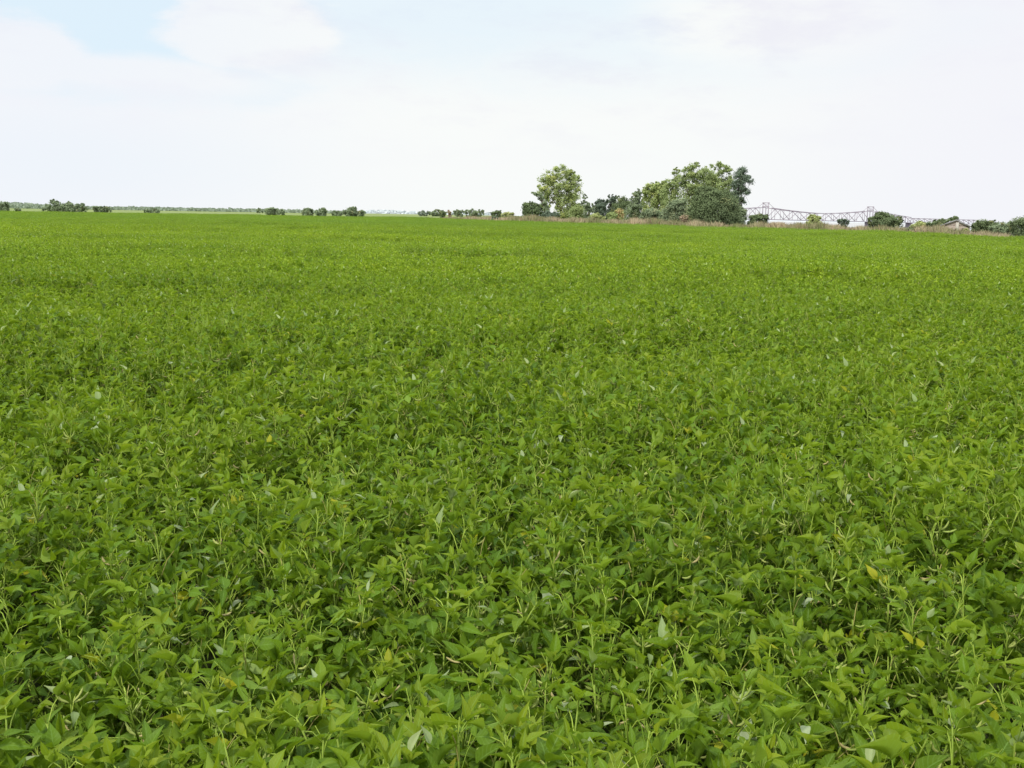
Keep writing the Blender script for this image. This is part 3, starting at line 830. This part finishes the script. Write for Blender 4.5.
for i in range(16):
    sa, sb = s0 + (s1 - s0) * i / 16, s0 + (s1 - s0) * (i + 1) / 16 + (.0)
    P0, P1 = bp(sa), bp(sb)
    vv = []
    for q in (P0, P1):
        for dw, dz in ((-W2 - 1, -1.3), (W2 + 1, -1.3), (W2 + 1, 0), (-W2 - 1, 0)): vv.append(q + vx * dw + np.array([0, 0, dz]))
    f = np.array([[0, 1, 5, 4], [1, 2, 6, 5], [2, 3, 7, 6], [3, 0, 4, 7]])
    a.add(np.array(vv), [f])
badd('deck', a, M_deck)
def chord_h(s):
    c = lambda q: 9.5 + 6.0 * (2 * abs(q - .5)) ** 1.6
    if 0 <= s <= SPAN: return c(s / SPAN)
    if s < 0: return np.interp(s, [-130, 0], [8.5, 15.5]) if s > -130 else 6.5
    d = s - SPAN
    return np.interp(d, [0, 110], [15.5, 7]) if d < 110 else 6.0
def truss(sa, sb, n):
    A = {'ch': [], 'dg': []}
    for w in (-W2, W2):
        prev = None
        for i in range(n + 1):
            s = sa + (sb - sa) * i / n
            top = bp(s, w, chord_h(s)); bot = bp(s, w, 0)
            if prev is not None:
                A['ch'].append((prev[0], top, .62))
                if i % 2: A['dg'].append((prev[1], top, .42))
                else: A['dg'].append((prev[0], bot, .42))
            A['dg'].append((bot, top, .34))
            prev = (top, bot)
    return A
for (sa, sb, n) in ((-296, -134, 8), (-130, -6, 6), (7, SPAN - 7, 12), (SPAN + 6, SPAN + 106, 6), (SPAN + 112, SPAN + 212, 6), (SPAN + 218, SPAN + 318, 6)):
    A = truss(sa, sb, n)
    for nm, key in (('top_chord', 'ch'), ('truss_web', 'dg')):
        a = Acc()
        for P, Q, rr in A[key]:
            V, f, c = tubes(P[None], Q[None], rr, rr, 4); a.add(V, [f, c])
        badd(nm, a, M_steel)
for s in (0, SPAN):
    a = Acc()
    for w in (-W2, W2):
        V, f, c = tubes(bp(s, w, -.1)[None], bp(s, w, 22)[None], .75, .6, 4); a.add(V, [f, c])
    for z in (21.5, 16.5):
        V, f, c = tubes(bp(s, -W2 - 1, z)[None], bp(s, W2 + 1, z)[None], .65, .65, 4); a.add(V, [f, c])
    V, f, c = tubes(bp(s, -W2, 16.5)[None], bp(s, W2, 21.5)[None], .25, .25, 4); a.add(V, [f])
    for w in (-W2, W2):
        for sg in (-1, 1):
            V, f, c = tubes(bp(s, w, 21)[None], bp(s + sg * 12, w, chord_h(s + sg * 12))[None], .25, .25, 4); a.add(V, [f])
    badd('tower', a, M_steel)
for s in (-132, -3, SPAN - 3, SPAN + 109, SPAN + 215, SPAN + 325):
    a = Acc(); c0 = bp(s, 0, 0)
    rz = math.atan2(ux[1], ux[0])
    h = c0[2] - 1.3 - (WATER - 3)
    V, f = box((c0[0], c0[1], c0[2] - 1.3 - h / 2), (3.0, 2 * W2 + 1, h), rz); a.add(V, [f])
    V, f = box((c0[0], c0[1], WATER + .4), (5.0, 2 * W2 + 4, 1.6), rz); a.add(V, [f])
    badd('pier', a, M_deck)

# ------------------------------------------------------------------ hut
M_wall = tint_material('earth_wall', (.36, .30, .26), (.43, .36, .30), nscale=1.5, rough=.9)
M_roof = tint_material('weathered_roof', (.24, .24, .24), (.29, .28, .28), nscale=2, rough=.8)
M_pale = tint_material('pale_pillar', (.40, .37, .31), (.46, .43, .37), nscale=2, rough=.9)
M_door = tint_material('old_wood', (.10, .08, .06), (.14, .11, .08), nscale=6, rough=.9)
HY = 104.0; kx = HY / F
hb = at(957, 230, HY); hb.z = 0
hut_rz = -0.44
hut = thing('hut', 'small earth coloured hut with dark roof and pale pillar near the right edge', 'hut', hb)
hut.rotation_euler = (0, 0, hut_rz); hut.scale = (.95, .95, 1.25)
def hadd(name, V, F_, mat):
    a = Acc(); a.add(np.array(V, float), F_, (.5, 0, 0, 1)); o = link(name, a.mesh(name, mat), hut); return o
V, f = box((-.15, 0, .62), (2.9, 2.2, 1.24)); hadd('wall', V, [f], M_wall)
prof = [(-1.75, 1.12), (-.1, 1.62), (1.75, .95)]
V = []
for yy in (-1.3, 1.15):
    for (x_, z_) in prof: V += [(x_, yy, z_), (x_, yy, z_ + .1)]
V = np.array(V, float)
f = np.array([[0, 1, 3, 2], [2, 3, 5, 4], [6, 8, 9, 7], [8, 10, 11, 9], [1, 7, 9, 3], [3, 9, 11, 5], [0, 2, 8, 6], [2, 4, 10, 8], [0, 6, 7, 1], [4, 5, 11, 10]])
hadd('roof', V, [f], M_roof)
V = np.array([(-1.6, -1.1, 1.24), (1.3, -1.1, 1.1), (-.1, -1.1, 1.6), (-1.6, 1.1, 1.24), (1.3, 1.1, 1.1), (-.1, 1.1, 1.6)], float)
hadd('gable', V, [np.array([[0, 1, 2], [3, 5, 4]])], M_wall)
V, f = box((.0, -1.25, .72), (.34, .25, 1.5)); hadd('pillar', V, [f], M_pale)
V, f = box((.75, -1.11, .5), (.5, .05, .98)); hadd('door', V, [f], M_door)
V, f = box((-.85, -1.11, .75), (.4, .05, .35)); hadd('window', V, [f], M_door)

# ------------------------------------------------------------------ sky and sun
SUN_EL, SUN_AZ = math.radians(47), math.radians(-150)      # azimuth clockwise from +Y: behind and to the left
world = bpy.data.worlds.new('World'); scene.world = world; world.use_nodes = True
nt = world.node_tree; nt.nodes.clear()
class WN(NT):
    def __init__(s, t): s.t = t
N = WN(nt)
sky = N.n('ShaderNodeTexSky', sky_type='NISHITA', sun_disc=False, sun_elevation=SUN_EL, sun_rotation=SUN_AZ,
          air_density=1.0, dust_density=2.0, ozone_density=1.0)
tc = N.n('ShaderNodeTexCoord'); g_ = tc.outputs['Generated']
sp = N.n('ShaderNodeSeparateXYZ'); N.t.links.new(g_, sp.inputs[0])
sxv, syv, szv = sp.outputs
mp = N.n('ShaderNodeMapping', inp={'Scale': (1.0, 1.0, 3.2)}); N.t.links.new(g_, mp.inputs[0])
cv = mp.outputs[0]
big = N.noise(cv, 3.0, 6, .55)
fine = N.noise(cv, 9.0, 7, .6)
def blob(az_px, py, rx, ry, soft=.35):
    """soft ellipse around one compass direction, broken up by noise"""
    d = (R @ Vector(((az_px - 512) / F, -(py - 384) / F, -1))).normalized()
    du = N.math('DIVIDE', N.math('SUBTRACT', sxv, d.x), rx / F)
    dv = N.math('DIVIDE', N.math('SUBTRACT', szv, d.z), ry / F)
    rr = N.math('SQRT', N.math('ADD', N.math('MULTIPLY', du, du), N.math('MULTIPLY', dv, dv)))
    rr = N.math('ADD', rr, N.math('MULTIPLY', N.math('SUBTRACT', fine, .5), 1.3))
    front = N.math('GREATER_THAN', syv, 0.0)
    return N.math('MULTIPLY', N.math('SUBTRACT', 1.0, N.ramp(rr, 1 - soft, 1 + soft)), front)
# how much clear blue shows
blue = N.math('MULTIPLY', blob(105, 12, 170, 60, .55), .95)
blue = N.math('MAXIMUM', blue, N.math('MULTIPLY', blob(560, 30, 260, 45, .8), .42))
blue = N.math('MAXIMUM', blue, N.math('MULTIPLY', blob(60, 160, 150, 32, .9), .16))
blue = N.math('MAXIMUM', blue, N.math('MULTIPLY', blob(390, -5, 330, 60, .7), .62))
zen = N.math('MULTIPLY', N.ramp(szv, .24, .6), N.ramp(big, .42, .62))
blue = N.math('MAXIMUM', blue, N.math('MULTIPLY', zen, .75))
cum = N.math('MAXIMUM', blob(255, 30, 74, 40, .17), blob(-8, 50, 66, 32, .2))
cum = N.math('MAXIMUM', cum, blob(780, 20, 110, 35, .4))
cum = N.math('MAXIMUM', cum, blob(150, 76, 90, 16, .4))
blue = N.math('MULTIPLY', blue, N.math('SUBTRACT', 1.0, N.math('MULTIPLY', cum, .93)))
# clouds: bright white with faint lilac grey bases
shade = N.math('MULTIPLY', N.ramp(fine, .45, .7), N.ramp(szv, .02, .2))
cloud = N.mix((9.5, 9.7, 9.6, 1), (8.4, 8.4, 9.15, 1), N.math('MULTIPLY', shade, .85))
cloud = N.mix(cloud, (8.7, 9.0, 9.7, 1), N.math('MULTIPLY', N.ramp(sxv, -.05, -.45), .75))
cloud = N.mix(cloud, (8.9, 8.95, 9.6, 1), N.math('MULTIPLY', N.ramp(sxv, .15, .45), .75))
skyc = N.mix(sky.outputs[0], (7.5, 8.95, 10.0, 1), .96)
colr = N.mix(cloud, skyc, blue)
# an overcast sky is brightest overhead
zb = N.math('MULTIPLY_ADD', N.ramp(szv, .24, .85), 1.0, 1.0)
vm = N.n('ShaderNodeVectorMath', operation='SCALE'); N.t.links.new(colr, vm.inputs[0]); N.t.links.new(zb, vm.inputs['Scale'])
bg = N.n('ShaderNodeBackground', inp={'Color': vm.outputs[0], 'Strength': .1})
ow = N.n('ShaderNodeOutputWorld'); N.t.links.new(bg.outputs[0], ow.inputs[0])

sun_d = bpy.data.lights.new('sun', 'SUN'); sun_d.energy = 3.0; sun_d.angle = math.radians(3.0); sun_d.color = (1, .955, .88)
sun = bpy.data.objects.new('sun', sun_d); COL.objects.link(sun)
dirv = Vector((math.sin(SUN_AZ) * math.cos(SUN_EL), math.cos(SUN_AZ) * math.cos(SUN_EL), math.sin(SUN_EL)))
sun.rotation_euler = dirv.to_track_quat('Z', 'Y').to_euler(); sun.location = dirv * 50

# ------------------------------------------------------------------ render settings
scene.view_settings.view_transform = 'Standard'; scene.view_settings.look = 'None'
scene.view_settings.exposure = 0; scene.view_settings.gamma = 1
scene.render.engine = 'CYCLES'
scene.cycles.max_bounces = 6; scene.cycles.diffuse_bounces = 3; scene.cycles.transmission_bounces = 4
scene.cycles.transparent_max_bounces = 4
scene.cycles.use_denoising = True
